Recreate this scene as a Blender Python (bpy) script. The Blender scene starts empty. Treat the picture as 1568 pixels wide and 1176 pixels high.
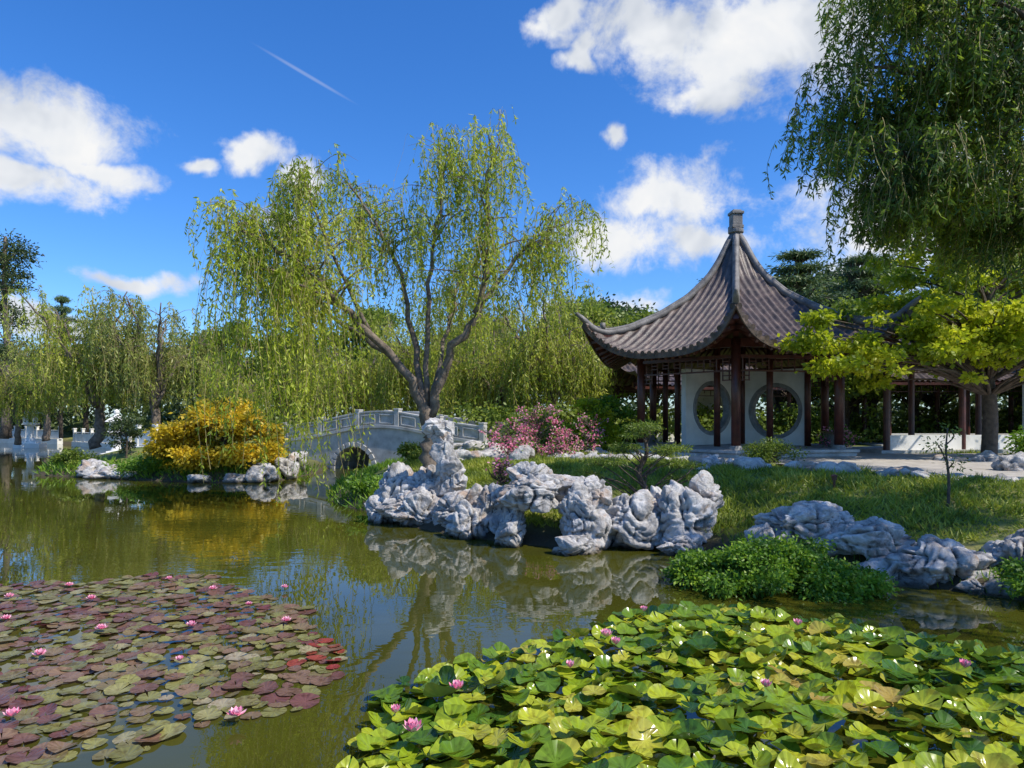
import bpy, math, random, numpy as np
from mathutils import Vector, Matrix
random.seed(3); rng=np.random.default_rng(3)
scene=bpy.context.scene
# ---------------------------------------------------------------- helpers
def link(o,parent=None):
    scene.collection.objects.link(o)
    if parent: o.parent=parent
    return o
def empty(name,loc=(0,0,0),rotz=0,s=1):
    e=bpy.data.objects.new(name,None); e.location=loc; e.rotation_euler=(0,0,rotz)
    e.scale=(s,s,s) if not hasattr(s,'__len__') else s
    e.empty_display_size=0.3; return link(e)
def np_mesh(name,V,F,mat,smooth=False):
    V=np.asarray(V,dtype=np.float32); F=np.asarray(F,dtype=np.int32)
    me=bpy.data.meshes.new(name); me.vertices.add(len(V)); me.vertices.foreach_set('co',V.ravel())
    me.loops.add(F.size); me.loops.foreach_set('vertex_index',F.ravel())
    me.polygons.add(len(F)); me.polygons.foreach_set('loop_start',np.arange(len(F),dtype=np.int32)*F.shape[1])
    me.update(calc_edges=True)
    if mat: me.materials.append(mat)
    if smooth: me.polygons.foreach_set('use_smooth',np.ones(len(F),dtype=bool))
    return me
def obj(name,me,parent=None,loc=(0,0,0),rotz=0,s=(1,1,1)):
    o=bpy.data.objects.new(name,me); o.location=loc; o.rotation_euler=(0,0,rotz); o.scale=s
    return link(o,parent)
class MB:
    def __init__(s): s.v=[]; s.f=[]
    def add(s,V,F):
        b=len(s.v); s.v+= [tuple(map(float,p)) for p in V]; s.f+=[tuple(b+i for i in f) for f in F]
    def box(s,c,d,rz=0):
        cx,cy,cz=c; hx,hy,hz=d[0]/2,d[1]/2,d[2]/2; ca,sa=math.cos(rz),math.sin(rz); V=[]
        for z in(-hz,hz):
            for x,y in((-hx,-hy),(hx,-hy),(hx,hy),(-hx,hy)): V.append((cx+x*ca-y*sa,cy+x*sa+y*ca,cz+z))
        s.add(V,[(3,2,1,0),(4,5,6,7),(0,1,5,4),(1,2,6,5),(2,3,7,6),(3,0,4,7)])
    def beam(s,a,b,w,h):
        a=Vector(a);b=Vector(b);d=(b-a).normalized();u=Vector((0,0,1)); x=d.cross(u)
        x=Vector((1,0,0)) if x.length<1e-3 else x.normalized(); y=x.cross(d); V=[]
        for p in(a,b):
            for i,j in((-1,-1),(1,-1),(1,1),(-1,1)): V.append(p+x*i*w/2+y*j*h/2)
        s.add(V,[(3,2,1,0),(4,5,6,7),(0,1,5,4),(1,2,6,5),(2,3,7,6),(3,0,4,7)])
    def tube(s,pts,rad,n=8,cap=True):
        P=[Vector(p) for p in pts]; V=[];F=[]
        ref=Vector((0.3,1,0.1)).normalized()
        for i,p in enumerate(P):
            d=(P[min(i+1,len(P)-1)]-P[max(i-1,0)]).normalized()
            x=d.cross(ref); x=Vector((1,0,0)) if x.length<1e-3 else x.normalized(); y=d.cross(x)
            for k in range(n):
                a=2*math.pi*k/n; V.append(p+(x*math.cos(a)+y*math.sin(a))*rad[i])
        for i in range(len(P)-1):
            for k in range(n):
                F.append((i*n+k,i*n+(k+1)%n,(i+1)*n+(k+1)%n,(i+1)*n+k))
        if cap: F.append(tuple(range(n))[::-1]); F.append(tuple((len(P)-1)*n+k for k in range(n)))
        s.add(V,F)
    def cyl(s,c,r,z0,z1,n=16,r2=None): s.tube([(c[0],c[1],z0),(c[0],c[1],z1)],[r,r if r2 is None else r2],n)
    def mesh(s,name,mat,smooth=False):
        me=bpy.data.meshes.new(name); me.from_pydata(s.v,[],s.f); me.update()
        if mat: me.materials.append(mat)
        if smooth: me.polygons.foreach_set('use_smooth',np.ones(len(s.f),dtype=bool))
        return me
    def obj(s,name,mat,parent=None,smooth=False,bevel=0,loc=(0,0,0),rotz=0):
        o=obj(name,s.mesh(name,mat,smooth),parent,loc,rotz)
        if bevel:
            m=o.modifiers.new('b','BEVEL'); m.width=bevel; m.segments=2; m.limit_method='ANGLE'
        return o
def _h(i,j,k,s):
    n=(i*374761393+j*668265263+k*2147483647%4294967291+k*1274126177+s*974634777)&0xffffffff
    n=((n^(n>>13))*1274126177)&0xffffffff; n=n^(n>>16)
    return (n&0xffff)/32767.5-1
def vn(P,s=0):
    P=np.asarray(P,dtype=np.float64); I=np.floor(P).astype(np.int64); f=P-I; u=f*f*(3-2*f); r=0
    for a in(0,1):
        for b in(0,1):
            for c in(0,1):
                w=(u[:,0] if a else 1-u[:,0])*(u[:,1] if b else 1-u[:,1])*(u[:,2] if c else 1-u[:,2])
                r=r+w*_h(I[:,0]+a,I[:,1]+b,I[:,2]+c,s)
    return r
def fbm(P,o=4,s=0):
    r=0;a=1;t=0
    for i in range(o): r=r+a*vn(P*(2.03**i)+i*7.3,s+i); t+=a; a*=.5
    return r/t
def sm(x,a,b):
    t=np.clip((x-a)/(b-a),0,1); return t*t*(3-2*t)
# ---------------------------------------------------------------- materials
def nodes(name):
    m=bpy.data.materials.new(name); m.use_nodes=True; nt=m.node_tree
    return m,nt,nt.nodes['Principled BSDF'],nt.nodes['Material Output']
def ramp(nt,stops):
    r=nt.nodes.new('ShaderNodeValToRGB'); e=r.color_ramp.elements
    while len(e)<len(stops): e.new(0.5)
    for i,(p,c) in enumerate(stops): e[i].position=p; e[i].color=(*c,1)
    return r
def noi(nt,sc,det=4,rough=.55,vec=None,dist=0):
    n=nt.nodes.new('ShaderNodeTexNoise'); n.inputs['Scale'].default_value=sc; n.inputs['Detail'].default_value=det
    n.inputs['Roughness'].default_value=rough; n.inputs['Distortion'].default_value=dist
    if vec: nt.links.new(vec,n.inputs['Vector'])
    return n
def mulc(nt,a,b,f=1):
    m=nt.nodes.new('ShaderNodeMix'); m.data_type='RGBA'; m.blend_type='MULTIPLY'; m.inputs[0].default_value=f
    nt.links.new(a,m.inputs[6]); nt.links.new(b,m.inputs[7]); return m.outputs[2]
def mk(name,stops,scale=3,rough=.7,bump=0,bscale=20,det=4):
    m,nt,b,o=nodes(name); tc=nt.nodes.new('ShaderNodeTexCoord'); L=nt.links.new
    n=noi(nt,scale,det,.6,tc.outputs['Object']); r=ramp(nt,stops); L(n.outputs[0],r.inputs[0]); L(r.outputs[0],b.inputs['Base Color'])
    b.inputs['Roughness'].default_value=rough
    if bump:
        n2=noi(nt,bscale,4,.6,tc.outputs['Object']); bp=nt.nodes.new('ShaderNodeBump'); bp.inputs['Strength'].default_value=bump
        bp.inputs['Distance'].default_value=.03; L(n2.outputs[0],bp.inputs['Height']); L(bp.outputs[0],b.inputs['Normal'])
    return m
def leafmat(name,cols,trans=.4,nscale=.7,rough=.5):
    m,nt,b,o=nodes(name); L=nt.links.new
    g=nt.nodes.new('ShaderNodeNewGeometry'); tc=nt.nodes.new('ShaderNodeTexCoord'); n=noi(nt,nscale,1,.5,tc.outputs['Object'])
    a=nt.nodes.new('ShaderNodeMath'); a.operation='MULTIPLY_ADD'; L(g.outputs['Random Per Island'],a.inputs[0]); a.inputs[1].default_value=.55
    s=nt.nodes.new('ShaderNodeMath'); s.operation='MULTIPLY_ADD'; L(n.outputs[0],s.inputs[0]); s.inputs[1].default_value=1.3; s.inputs[2].default_value=-.42
    L(s.outputs[0],a.inputs[2])
    k=len(cols); r=ramp(nt,[(i/(k-1),c) for i,c in enumerate(cols)]); L(a.outputs[0],r.inputs[0])
    L(r.outputs[0],b.inputs['Base Color']); b.inputs['Roughness'].default_value=rough
    t=nt.nodes.new('ShaderNodeBsdfTranslucent'); mx=nt.nodes.new('ShaderNodeMixShader'); mx.inputs[0].default_value=trans
    hs=nt.nodes.new('ShaderNodeHueSaturation'); hs.inputs['Value'].default_value=1.25; L(r.outputs[0],hs.inputs['Color']); L(hs.outputs[0],t.inputs['Color'])
    L(b.outputs[0],mx.inputs[1]); L(t.outputs[0],mx.inputs[2]); L(mx.outputs[0],o.inputs['Surface'])
    return m
M={}
M['willow']=leafmat('willow_leaf',[(.12,.18,.015),(.30,.38,.025),(.50,.56,.04),(.66,.66,.12)],.48,.6)
M['willow_far']=leafmat('willow_far_leaf',[(.12,.18,.02),(.30,.37,.03),(.48,.51,.05),(.60,.58,.13)],.45,.45)
M['willow_far2']=leafmat('willow_olive_leaf',[(.09,.12,.03),(.19,.24,.04),(.33,.36,.06),(.45,.41,.13)],.4,.45)
M['willow_dark']=leafmat('willow_dark_leaf',[(.03,.075,.02),(.08,.15,.022),(.20,.29,.03),(.46,.54,.05)],.45,.7)
M['yellowtree']=leafmat('maple_leaf',[(.11,.17,.010),(.28,.36,.014),(.50,.54,.02),(.62,.60,.05)],.52,.9)
M['dark']=leafmat('dark_leaf',[(.025,.045,.015),(.05,.08,.02),(.09,.13,.03),(.15,.19,.05)],.3,.3)
M['pine']=leafmat('pine_needle',[(.03,.06,.03),(.06,.11,.04),(.11,.17,.045),(.17,.22,.055)],.2,.5)
M['mid']=leafmat('mid_leaf',[(.05,.09,.015),(.12,.18,.022),(.22,.29,.03),(.33,.37,.05)],.4,.4)
M['gold']=leafmat('gold_leaf',[(.16,.17,.015),(.42,.34,.02),(.68,.48,.02),(.76,.60,.04)],.42,1.1)
M['bush']=leafmat('bush_leaf',[(.035,.10,.012),(.09,.20,.015),(.19,.33,.02),(.36,.48,.03)],.38,1.8)
M['lawn']=leafmat('lawn_blade',[(.09,.14,.015),(.20,.26,.025),(.35,.40,.04),(.48,.46,.09)],.35,.9)
M['pinkb']=leafmat('pink_blossom',[(.60,.08,.20),(.80,.22,.36),(.87,.42,.52),(.9,.58,.64)],.4,1.5)
M['bark']=mk('bark',[(.3,(.08,.06,.045)),(.7,(.27,.21,.155))],6,.9,.7,18)
M['barkd']=mk('bark_dark',[(.3,(.045,.034,.025)),(.7,(.14,.105,.075))],6,.9,.7,18)
M['twig']=mk('twig',[(.3,(.18,.15,.05)),(.7,(.34,.28,.11))],2,.8,det=1)
M['tile']=mk('roof_tile',[(.3,(.036,.029,.026)),(.5,(.095,.070,.058)),(.72,(.21,.15,.12))],3.5,.42,.4,30)
M['ridge']=mk('ridge_tile',[(.3,(.09,.083,.078)),(.7,(.26,.24,.22))],4,.6,.4,25)
M['wood']=mk('red_wood',[(.3,(.045,.014,.009)),(.7,(.12,.034,.021))],4,.4,.15,30)
M['plaster']=mk('white_plaster',[(.25,(.66,.64,.57)),(.65,(.86,.83,.76))],1.5,.85,.15,40)
M['greystone']=mk('grey_stone',[(.3,(.17,.17,.16)),(.7,(.33,.32,.30))],5,.8,.4,30)
M['palestone']=mk('pale_stone',[(.25,(.28,.27,.245)),(.5,(.46,.45,.42)),(.75,(.62,.60,.56))],2.2,.8,.4,30)
M['path']=mk('path_paving',[(.3,(.34,.30,.245)),(.7,(.55,.50,.43))],2.5,.9,.5,45)
def rockmat():
    m,nt,b,o=nodes('taihu_rock'); L=nt.links.new; g=nt.nodes.new('ShaderNodeNewGeometry'); V=g.outputs['Position']
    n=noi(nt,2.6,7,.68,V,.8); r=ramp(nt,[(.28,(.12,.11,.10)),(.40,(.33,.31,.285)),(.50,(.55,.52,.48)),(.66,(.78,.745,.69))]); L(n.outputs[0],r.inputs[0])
    n2=noi(nt,1.5,4,.65,V,.8); r2=ramp(nt,[(.55,(0,0,0)),(.68,(.75,.75,.75))]); L(n2.outputs[0],r2.inputs[0])
    mx=nt.nodes.new('ShaderNodeMix'); mx.data_type='RGBA'; L(r2.outputs[0],mx.inputs[0]); L(r.outputs[0],mx.inputs[6]); mx.inputs[7].default_value=(.50,.33,.21,1)
    pr=ramp(nt,[(.41,(.18,.165,.145)),(.49,(.92,.92,.92)),(.56,(1.0,1.0,1.0))]); L(g.outputs['Pointiness'],pr.inputs[0])  # occlusion shade painted into the rock colour: hollows darkened by pointiness
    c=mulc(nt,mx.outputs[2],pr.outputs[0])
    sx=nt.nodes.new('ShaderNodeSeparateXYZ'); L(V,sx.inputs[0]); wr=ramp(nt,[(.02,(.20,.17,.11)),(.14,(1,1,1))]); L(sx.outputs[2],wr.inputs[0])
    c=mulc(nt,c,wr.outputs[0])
    L(c,b.inputs['Base Color']); b.inputs['Roughness'].default_value=.9
    n3=noi(nt,4.5,7,.70,V,.6); bp=nt.nodes.new('ShaderNodeBump'); bp.inputs['Strength'].default_value=.9; bp.inputs['Distance'].default_value=.14
    L(n3.outputs[0],bp.inputs['Height']); L(bp.outputs[0],b.inputs['Normal']); return m
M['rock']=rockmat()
def groundmat():
    m,nt,b,o=nodes('ground_soil_grass'); L=nt.links.new; g=nt.nodes.new('ShaderNodeNewGeometry')
    n=noi(nt,1.2,6,.65,g.outputs['Position']); r=ramp(nt,[(.3,(.07,.10,.02)),(.5,(.16,.19,.035)),(.68,(.30,.26,.09))]); L(n.outputs[0],r.inputs[0])
    sx=nt.nodes.new('ShaderNodeSeparateXYZ'); L(g.outputs['Position'],sx.inputs[0])
    wr=ramp(nt,[(.15,(1,1,1)),(.5,(0,0,0))]); L(sx.outputs[2],wr.inputs[0])
    mx=nt.nodes.new('ShaderNodeMix'); mx.data_type='RGBA'; L(wr.outputs[0],mx.inputs[0]); L(r.outputs[0],mx.inputs[6]); mx.inputs[7].default_value=(.07,.055,.03,1)
    L(mx.outputs[2],b.inputs['Base Color']); b.inputs['Roughness'].default_value=.95
    n3=noi(nt,14,5,.7,g.outputs['Position']); bp=nt.nodes.new('ShaderNodeBump'); bp.inputs['Strength'].default_value=.8; bp.inputs['Distance'].default_value=.06
    L(n3.outputs[0],bp.inputs['Height']); L(bp.outputs[0],b.inputs['Normal']); return m
M['ground']=groundmat()
def watermat():
    m,nt,b,o=nodes('pond_water'); L=nt.links.new; g=nt.nodes.new('ShaderNodeNewGeometry')
    n=noi(nt,.25,3,.6,g.outputs['Position']); r=ramp(nt,[(.3,(.036,.040,.005)),(.7,(.082,.080,.009))]); L(n.outputs[0],r.inputs[0])
    L(r.outputs[0],b.inputs['Base Color']); b.inputs['Roughness'].default_value=.01; b.inputs['IOR'].default_value=1.56
    mp=nt.nodes.new('ShaderNodeMapping'); mp.inputs['Scale'].default_value=(1,1.7,1); L(g.outputs['Position'],mp.inputs[0])
    n1=noi(nt,2.4,2,.5,mp.outputs[0],.3); n2=noi(nt,.22,1,.5,g.outputs['Position'])
    rr=ramp(nt,[(.42,(.06,.06,.06)),(.66,(1,1,1))]); L(n2.outputs[0],rr.inputs[0])
    mu=nt.nodes.new('ShaderNodeMath'); mu.operation='MULTIPLY'; L(n1.outputs[0],mu.inputs[0]); L(rr.outputs[0],mu.inputs[1])
    bp=nt.nodes.new('ShaderNodeBump'); bp.inputs['Strength'].default_value=.2; bp.inputs['Distance'].default_value=.022
    L(mu.outputs[0],bp.inputs['Height']); L(bp.outputs[0],b.inputs['Normal']); return m
M['water']=watermat()
def padmat(name,cols,under,rough=.3):
    m,nt,b,o=nodes(name); L=nt.links.new; g=nt.nodes.new('ShaderNodeNewGeometry')
    k=len(cols); r=ramp(nt,[(i/(k-1),c) for i,c in enumerate(cols)])
    n=noi(nt,.55,2,.5,g.outputs['Position']); a=nt.nodes.new('ShaderNodeMath'); a.operation='MULTIPLY_ADD'; a.inputs[1].default_value=.75
    s=nt.nodes.new('ShaderNodeMath'); s.operation='MULTIPLY_ADD'; s.inputs[1].default_value=1.3; s.inputs[2].default_value=-.53; L(n.outputs[0],s.inputs[0])
    L(g.outputs['Random Per Island'],a.inputs[0]); L(s.outputs[0],a.inputs[2]); L(a.outputs[0],r.inputs[0])
    at=nt.nodes.new('ShaderNodeAttribute'); at.attribute_name='vein'
    n5=noi(nt,14,3,.6,g.outputs['Position']); vr=ramp(nt,[(0,(1.2,1.2,1.1)),(.12,(1,1,1)),(1,(.86,.86,.86))]); L(at.outputs['Fac'],vr.inputs[0])
    r5=ramp(nt,[(.32,(.6,.52,.42)),(.5,(1,1,1))]); L(n5.outputs[0],r5.inputs[0])
    m5=mulc(nt,mulc(nt,r.outputs[0],vr.outputs[0]),r5.outputs[0])
    mx=nt.nodes.new('ShaderNodeMix'); mx.data_type='RGBA'; L(g.outputs['Backfacing'],mx.inputs[0]); L(m5,mx.inputs[6]); mx.inputs[7].default_value=(*under,1)
    L(mx.outputs[2],b.inputs['Base Color']); b.inputs['Roughness'].default_value=rough
    t=nt.nodes.new('ShaderNodeBsdfTranslucent'); L(m5,t.inputs[0]); ms=nt.nodes.new('ShaderNodeMixShader'); ms.inputs[0].default_value=.25
    L(b.outputs[0],ms.inputs[1]); L(t.outputs[0],ms.inputs[2]); L(ms.outputs[0],o.inputs['Surface'])
    bp=nt.nodes.new('ShaderNodeBump'); bp.inputs['Strength'].default_value=.5; bp.inputs['Distance'].default_value=.01
    L(at.outputs['Fac'],bp.inputs['Height']); L(bp.outputs[0],b.inputs['Normal']); return m
# ---------------------------------------------------------------- terrain
pond=np.array([(7.2,1.6),(7.8,4),(8.6,6.5),(7.6,8.2),(6.4,9.2),(5.6,9.9),(4.6,10.2),(3.6,10.8),(3.4,12.0),(2.6,12.5),(1.9,12.7),(1,12.5),(0,13.1),(-1.2,13.9),(-2.2,15.0),(-3.0,16.0),(-3.3,17),(-4.3,18.2),(-5.4,20),(-6.0,22.5),(-6.2,27),(-6.0,34),(-5,46),(-9,46),(-8.7,34),(-8.5,30),(-8.6,27),(-9,25.3),(-11,25.2),(-13,25.8),(-14.7,26.5),(-18,27.8),(-20,28.6),(-21,31),(-19.5,36),(-22,45),(-40,62),(-60,72),(-110,80),(-110,1.6)])
def sdf(X,Y,poly=pond):
    X=np.asarray(X,float);Y=np.asarray(Y,float); d=np.full(X.shape,1e9); ins=np.zeros(X.shape,bool); n=len(poly)
    for i in range(n):
        ax,ay=poly[i]; bx,by=poly[(i+1)%n]; ex,ey=bx-ax,by-ay
        t=np.clip(((X-ax)*ex+(Y-ay)*ey)/(ex*ex+ey*ey+1e-12),0,1)
        d=np.minimum(d,np.hypot(X-ax-t*ex,Y-ay-t*ey))
        if ay!=by:
            c=((ay>Y)!=(by>Y))&(X<ex*(Y-ay)/(by-ay)+ax); ins^=c
    return np.where(ins,-d,d)
def H(X,Y):
    s=sdf(X,Y); land=.30*sm(s,0,.5)+.85*sm(s,0,4.5)
    return np.where(s>0,land-0.02,np.maximum(-1.2,s*.6-.02))
def h1(x,y): return float(H(np.array([x]),np.array([y]))[0])
def axis(lo,hi,step,far,n):
    core=np.arange(lo,hi+1e-6,step); t=np.linspace(0,1,n)[1:]**2.2
    return np.concatenate([(lo-(far)*t)[::-1],core,hi+far*t])
gx=axis(-24,20,.3,500,40); gy=axis(0,36,.3,600,45)
GX,GY=np.meshgrid(gx,gy); Z=H(GX.ravel(),GY.ravel()); P3=np.c_[GX.ravel(),GY.ravel(),np.zeros(GX.size)]
s_=sdf(GX.ravel(),GY.ravel()); Z=Z+vn(P3*.9,5)*.05*sm(s_,.3,1.5)
nx,ny=len(gx),len(gy); I=(np.arange(ny-1)[:,None]*nx+np.arange(nx-1)[None,:]).ravel()
obj('ground',np_mesh('ground',np.c_[GX.ravel(),GY.ravel(),Z],np.c_[I,I+1,I+nx+1,I+nx],M['ground'],True))
obj('pond_water',np_mesh('pond_water',[(-120,-2,0),(30,-2,0),(30,90,0),(-120,90,0)],[(0,1,2,3)],M['water']))
pathpoly=np.array([(4.2,21.5),(5.6,19.2),(7.4,16.6),(8.6,14.4),(10.2,12.8),(14,11.8),(30,11),(30,23),(13,23),(12,27),(5,28)])
xs=np.arange(4,30,.25); ys=np.arange(10.5,28,.25); A,B=np.meshgrid(xs,ys); a=A.ravel();b=B.ravel()
ok=(sdf(a+.125,b+.125,pathpoly)+.25*vn(np.c_[a*.9,b*.9,a*0],9))<0
zz=H(a,b)+.075; fs=[]; W_=len(xs)
for k in np.nonzero(ok)[0]:
    if (k%W_)<W_-1 and k+W_+1<len(a): fs.append((k,k+1,k+W_+1,k+W_))
obj('garden_path',np_mesh('garden_path',np.c_[a,b,zz],fs,M['path'],True))
# ---------------------------------------------------------------- rocks
import bmesh
def ico(n):
    bm=bmesh.new(); bmesh.ops.create_icosphere(bm,subdivisions=n,radius=1); bm.verts.ensure_lookup_table()
    V=np.array([v.co[:] for v in bm.verts]); F=np.array([[v.index for v in f.verts] for f in bm.faces]); bm.free(); return V,F
ICO={n:ico(n) for n in(3,4,6)}
def rockgeo(c,s,seed,lod=6):
    V,F=ICO[lod]; r=np.random.default_rng(seed+500)
    p=V*np.array(s)+np.array([seed*3.7,seed*1.3,0.]); p=p*1.5
    wp=p+.35*np.c_[vn(p*1.3,seed+40),vn(p*1.3,seed+41),vn(p*1.3,seed+42)]
    d=1.12+.34*fbm(wp*.9,2,seed)
    for _ in range(15):
        n=r.normal(size=3); n/=np.linalg.norm(n); lim=r.uniform(.62,.9); dn=V@n; q=dn*d; ex=np.maximum(0,q-lim); d=d-ex*.95/np.maximum(.35,dn)
    rd=1-np.abs(vn(wp*1.3,seed+3)); d-=.24*rd**9
    rd2=1-np.abs(vn(wp*2.7+3,seed+5)); d-=.11*rd2**8
    rd3=1-np.abs(vn(wp*5.5+3,seed+6)); d-=.05*rd3**6
    d-=.42*sm(vn(wp*1.7,seed+9),.42,.60)
    d-=.15*sm(vn(wp*3.6,seed+19),.48,.7)
    zt=(wp[:,2]*3.2+.8*vn(wp*1.1,seed+33)); d+=.05*(sm(zt-np.floor(zt),.2,.45)-.5)
    d+=.045*fbm(p*6,3,seed+11)
    return V*d[:,None]*np.array(s)+np.array(c),F
def rocks(name,L,lod=6,seed=0):
    VV=[];FF=[];b=0
    for i,(c,s) in enumerate(L):
        V,F=rockgeo(c,s,seed+i,lod); VV.append(V);FF.append(F+b); b+=len(V)
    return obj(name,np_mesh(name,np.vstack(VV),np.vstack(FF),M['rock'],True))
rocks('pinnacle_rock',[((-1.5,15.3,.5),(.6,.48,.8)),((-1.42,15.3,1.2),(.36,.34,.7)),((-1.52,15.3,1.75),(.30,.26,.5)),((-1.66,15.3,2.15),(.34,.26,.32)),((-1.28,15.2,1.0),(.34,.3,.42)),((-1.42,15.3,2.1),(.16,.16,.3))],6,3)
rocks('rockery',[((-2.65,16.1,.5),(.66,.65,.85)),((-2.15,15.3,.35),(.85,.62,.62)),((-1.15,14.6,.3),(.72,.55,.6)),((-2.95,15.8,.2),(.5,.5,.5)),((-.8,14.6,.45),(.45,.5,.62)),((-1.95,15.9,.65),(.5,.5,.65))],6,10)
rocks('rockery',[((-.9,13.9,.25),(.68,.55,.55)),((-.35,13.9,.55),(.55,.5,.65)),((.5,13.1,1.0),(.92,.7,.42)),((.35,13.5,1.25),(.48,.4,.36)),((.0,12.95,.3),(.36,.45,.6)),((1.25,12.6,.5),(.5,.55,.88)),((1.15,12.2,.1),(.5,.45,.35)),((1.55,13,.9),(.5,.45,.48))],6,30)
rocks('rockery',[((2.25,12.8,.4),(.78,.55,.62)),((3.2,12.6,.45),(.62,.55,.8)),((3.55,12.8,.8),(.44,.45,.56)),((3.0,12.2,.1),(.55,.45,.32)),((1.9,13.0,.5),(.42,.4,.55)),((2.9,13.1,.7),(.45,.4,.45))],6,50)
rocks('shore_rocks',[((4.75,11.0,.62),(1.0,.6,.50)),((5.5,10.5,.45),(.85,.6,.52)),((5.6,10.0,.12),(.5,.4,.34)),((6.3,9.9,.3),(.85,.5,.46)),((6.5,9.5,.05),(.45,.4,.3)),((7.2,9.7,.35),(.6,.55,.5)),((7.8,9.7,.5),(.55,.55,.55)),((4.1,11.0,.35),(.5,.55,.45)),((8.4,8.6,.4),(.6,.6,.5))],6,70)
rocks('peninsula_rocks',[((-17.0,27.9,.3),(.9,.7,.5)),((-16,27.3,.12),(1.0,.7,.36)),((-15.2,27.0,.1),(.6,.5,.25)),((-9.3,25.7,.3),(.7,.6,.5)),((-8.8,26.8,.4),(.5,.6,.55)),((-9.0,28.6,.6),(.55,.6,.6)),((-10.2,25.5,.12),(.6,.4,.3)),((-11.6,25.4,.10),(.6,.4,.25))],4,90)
def border(pts,n,smin,smax):
    L=[]; pts=[Vector(p) for p in pts]; ln=[(pts[i+1]-pts[i]).length for i in range(len(pts)-1)]; T=sum(ln)
    for i in range(n):
        t=(i+random.random()*.6)/n*T; k=0
        while k<len(ln)-1 and t>ln[k]: t-=ln[k]; k+=1
        p=pts[k].lerp(pts[k+1],min(1,t/ln[k])); s=random.uniform(smin,smax)
        x=p.x+random.gauss(0,.25); y=p.y+random.gauss(0,.25); L.append(((x,y,h1(x,y)+s*.2),(s*random.uniform(.9,1.8),s,s*random.uniform(.5,.95))))
    return L
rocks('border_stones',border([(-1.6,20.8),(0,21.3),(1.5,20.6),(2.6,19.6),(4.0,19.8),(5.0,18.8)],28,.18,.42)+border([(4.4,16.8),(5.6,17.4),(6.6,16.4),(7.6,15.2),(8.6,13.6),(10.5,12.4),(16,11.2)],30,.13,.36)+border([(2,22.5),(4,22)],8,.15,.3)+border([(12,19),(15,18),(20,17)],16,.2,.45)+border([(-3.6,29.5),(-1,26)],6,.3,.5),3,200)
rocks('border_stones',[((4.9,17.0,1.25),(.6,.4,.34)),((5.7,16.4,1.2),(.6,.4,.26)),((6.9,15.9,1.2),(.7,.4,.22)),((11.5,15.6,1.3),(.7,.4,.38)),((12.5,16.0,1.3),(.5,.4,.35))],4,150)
# ---------------------------------------------------------------- leaves
def unit(v): return v/np.maximum(np.linalg.norm(v,axis=1),1e-9)[:,None]
def leafgeo(P,D,L,W,r=rng):
    n=len(P); D=unit(D); S=unit(np.cross(D,r.normal(size=(n,3)))); L=np.broadcast_to(L,n)[:,None]; W=np.broadcast_to(W,n)[:,None]
    V=np.empty((n,4,3)); V[:,0]=P; V[:,1]=P+D*L*.45+S*W*.5; V[:,2]=P+D*L; V[:,3]=P+D*L*.45-S*W*.5
    return V.reshape(-1,3),np.arange(n*4).reshape(-1,4)
def cr(pts,n=5):
    P=[Vector(p) for p in pts]; P=[P[0]*2-P[1]]+P+[P[-1]*2-P[-2]]; out=[]
    for i in range(1,len(P)-2):
        for k in range(n):
            t=k/n; a,b,c,d=P[i-1:i+3]
            out.append(.5*((2*b)+(c-a)*t+(2*a-5*b+4*c-d)*t*t+(3*b-a-3*c+d)*t**3))
    out.append(P[-2]); return out
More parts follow.
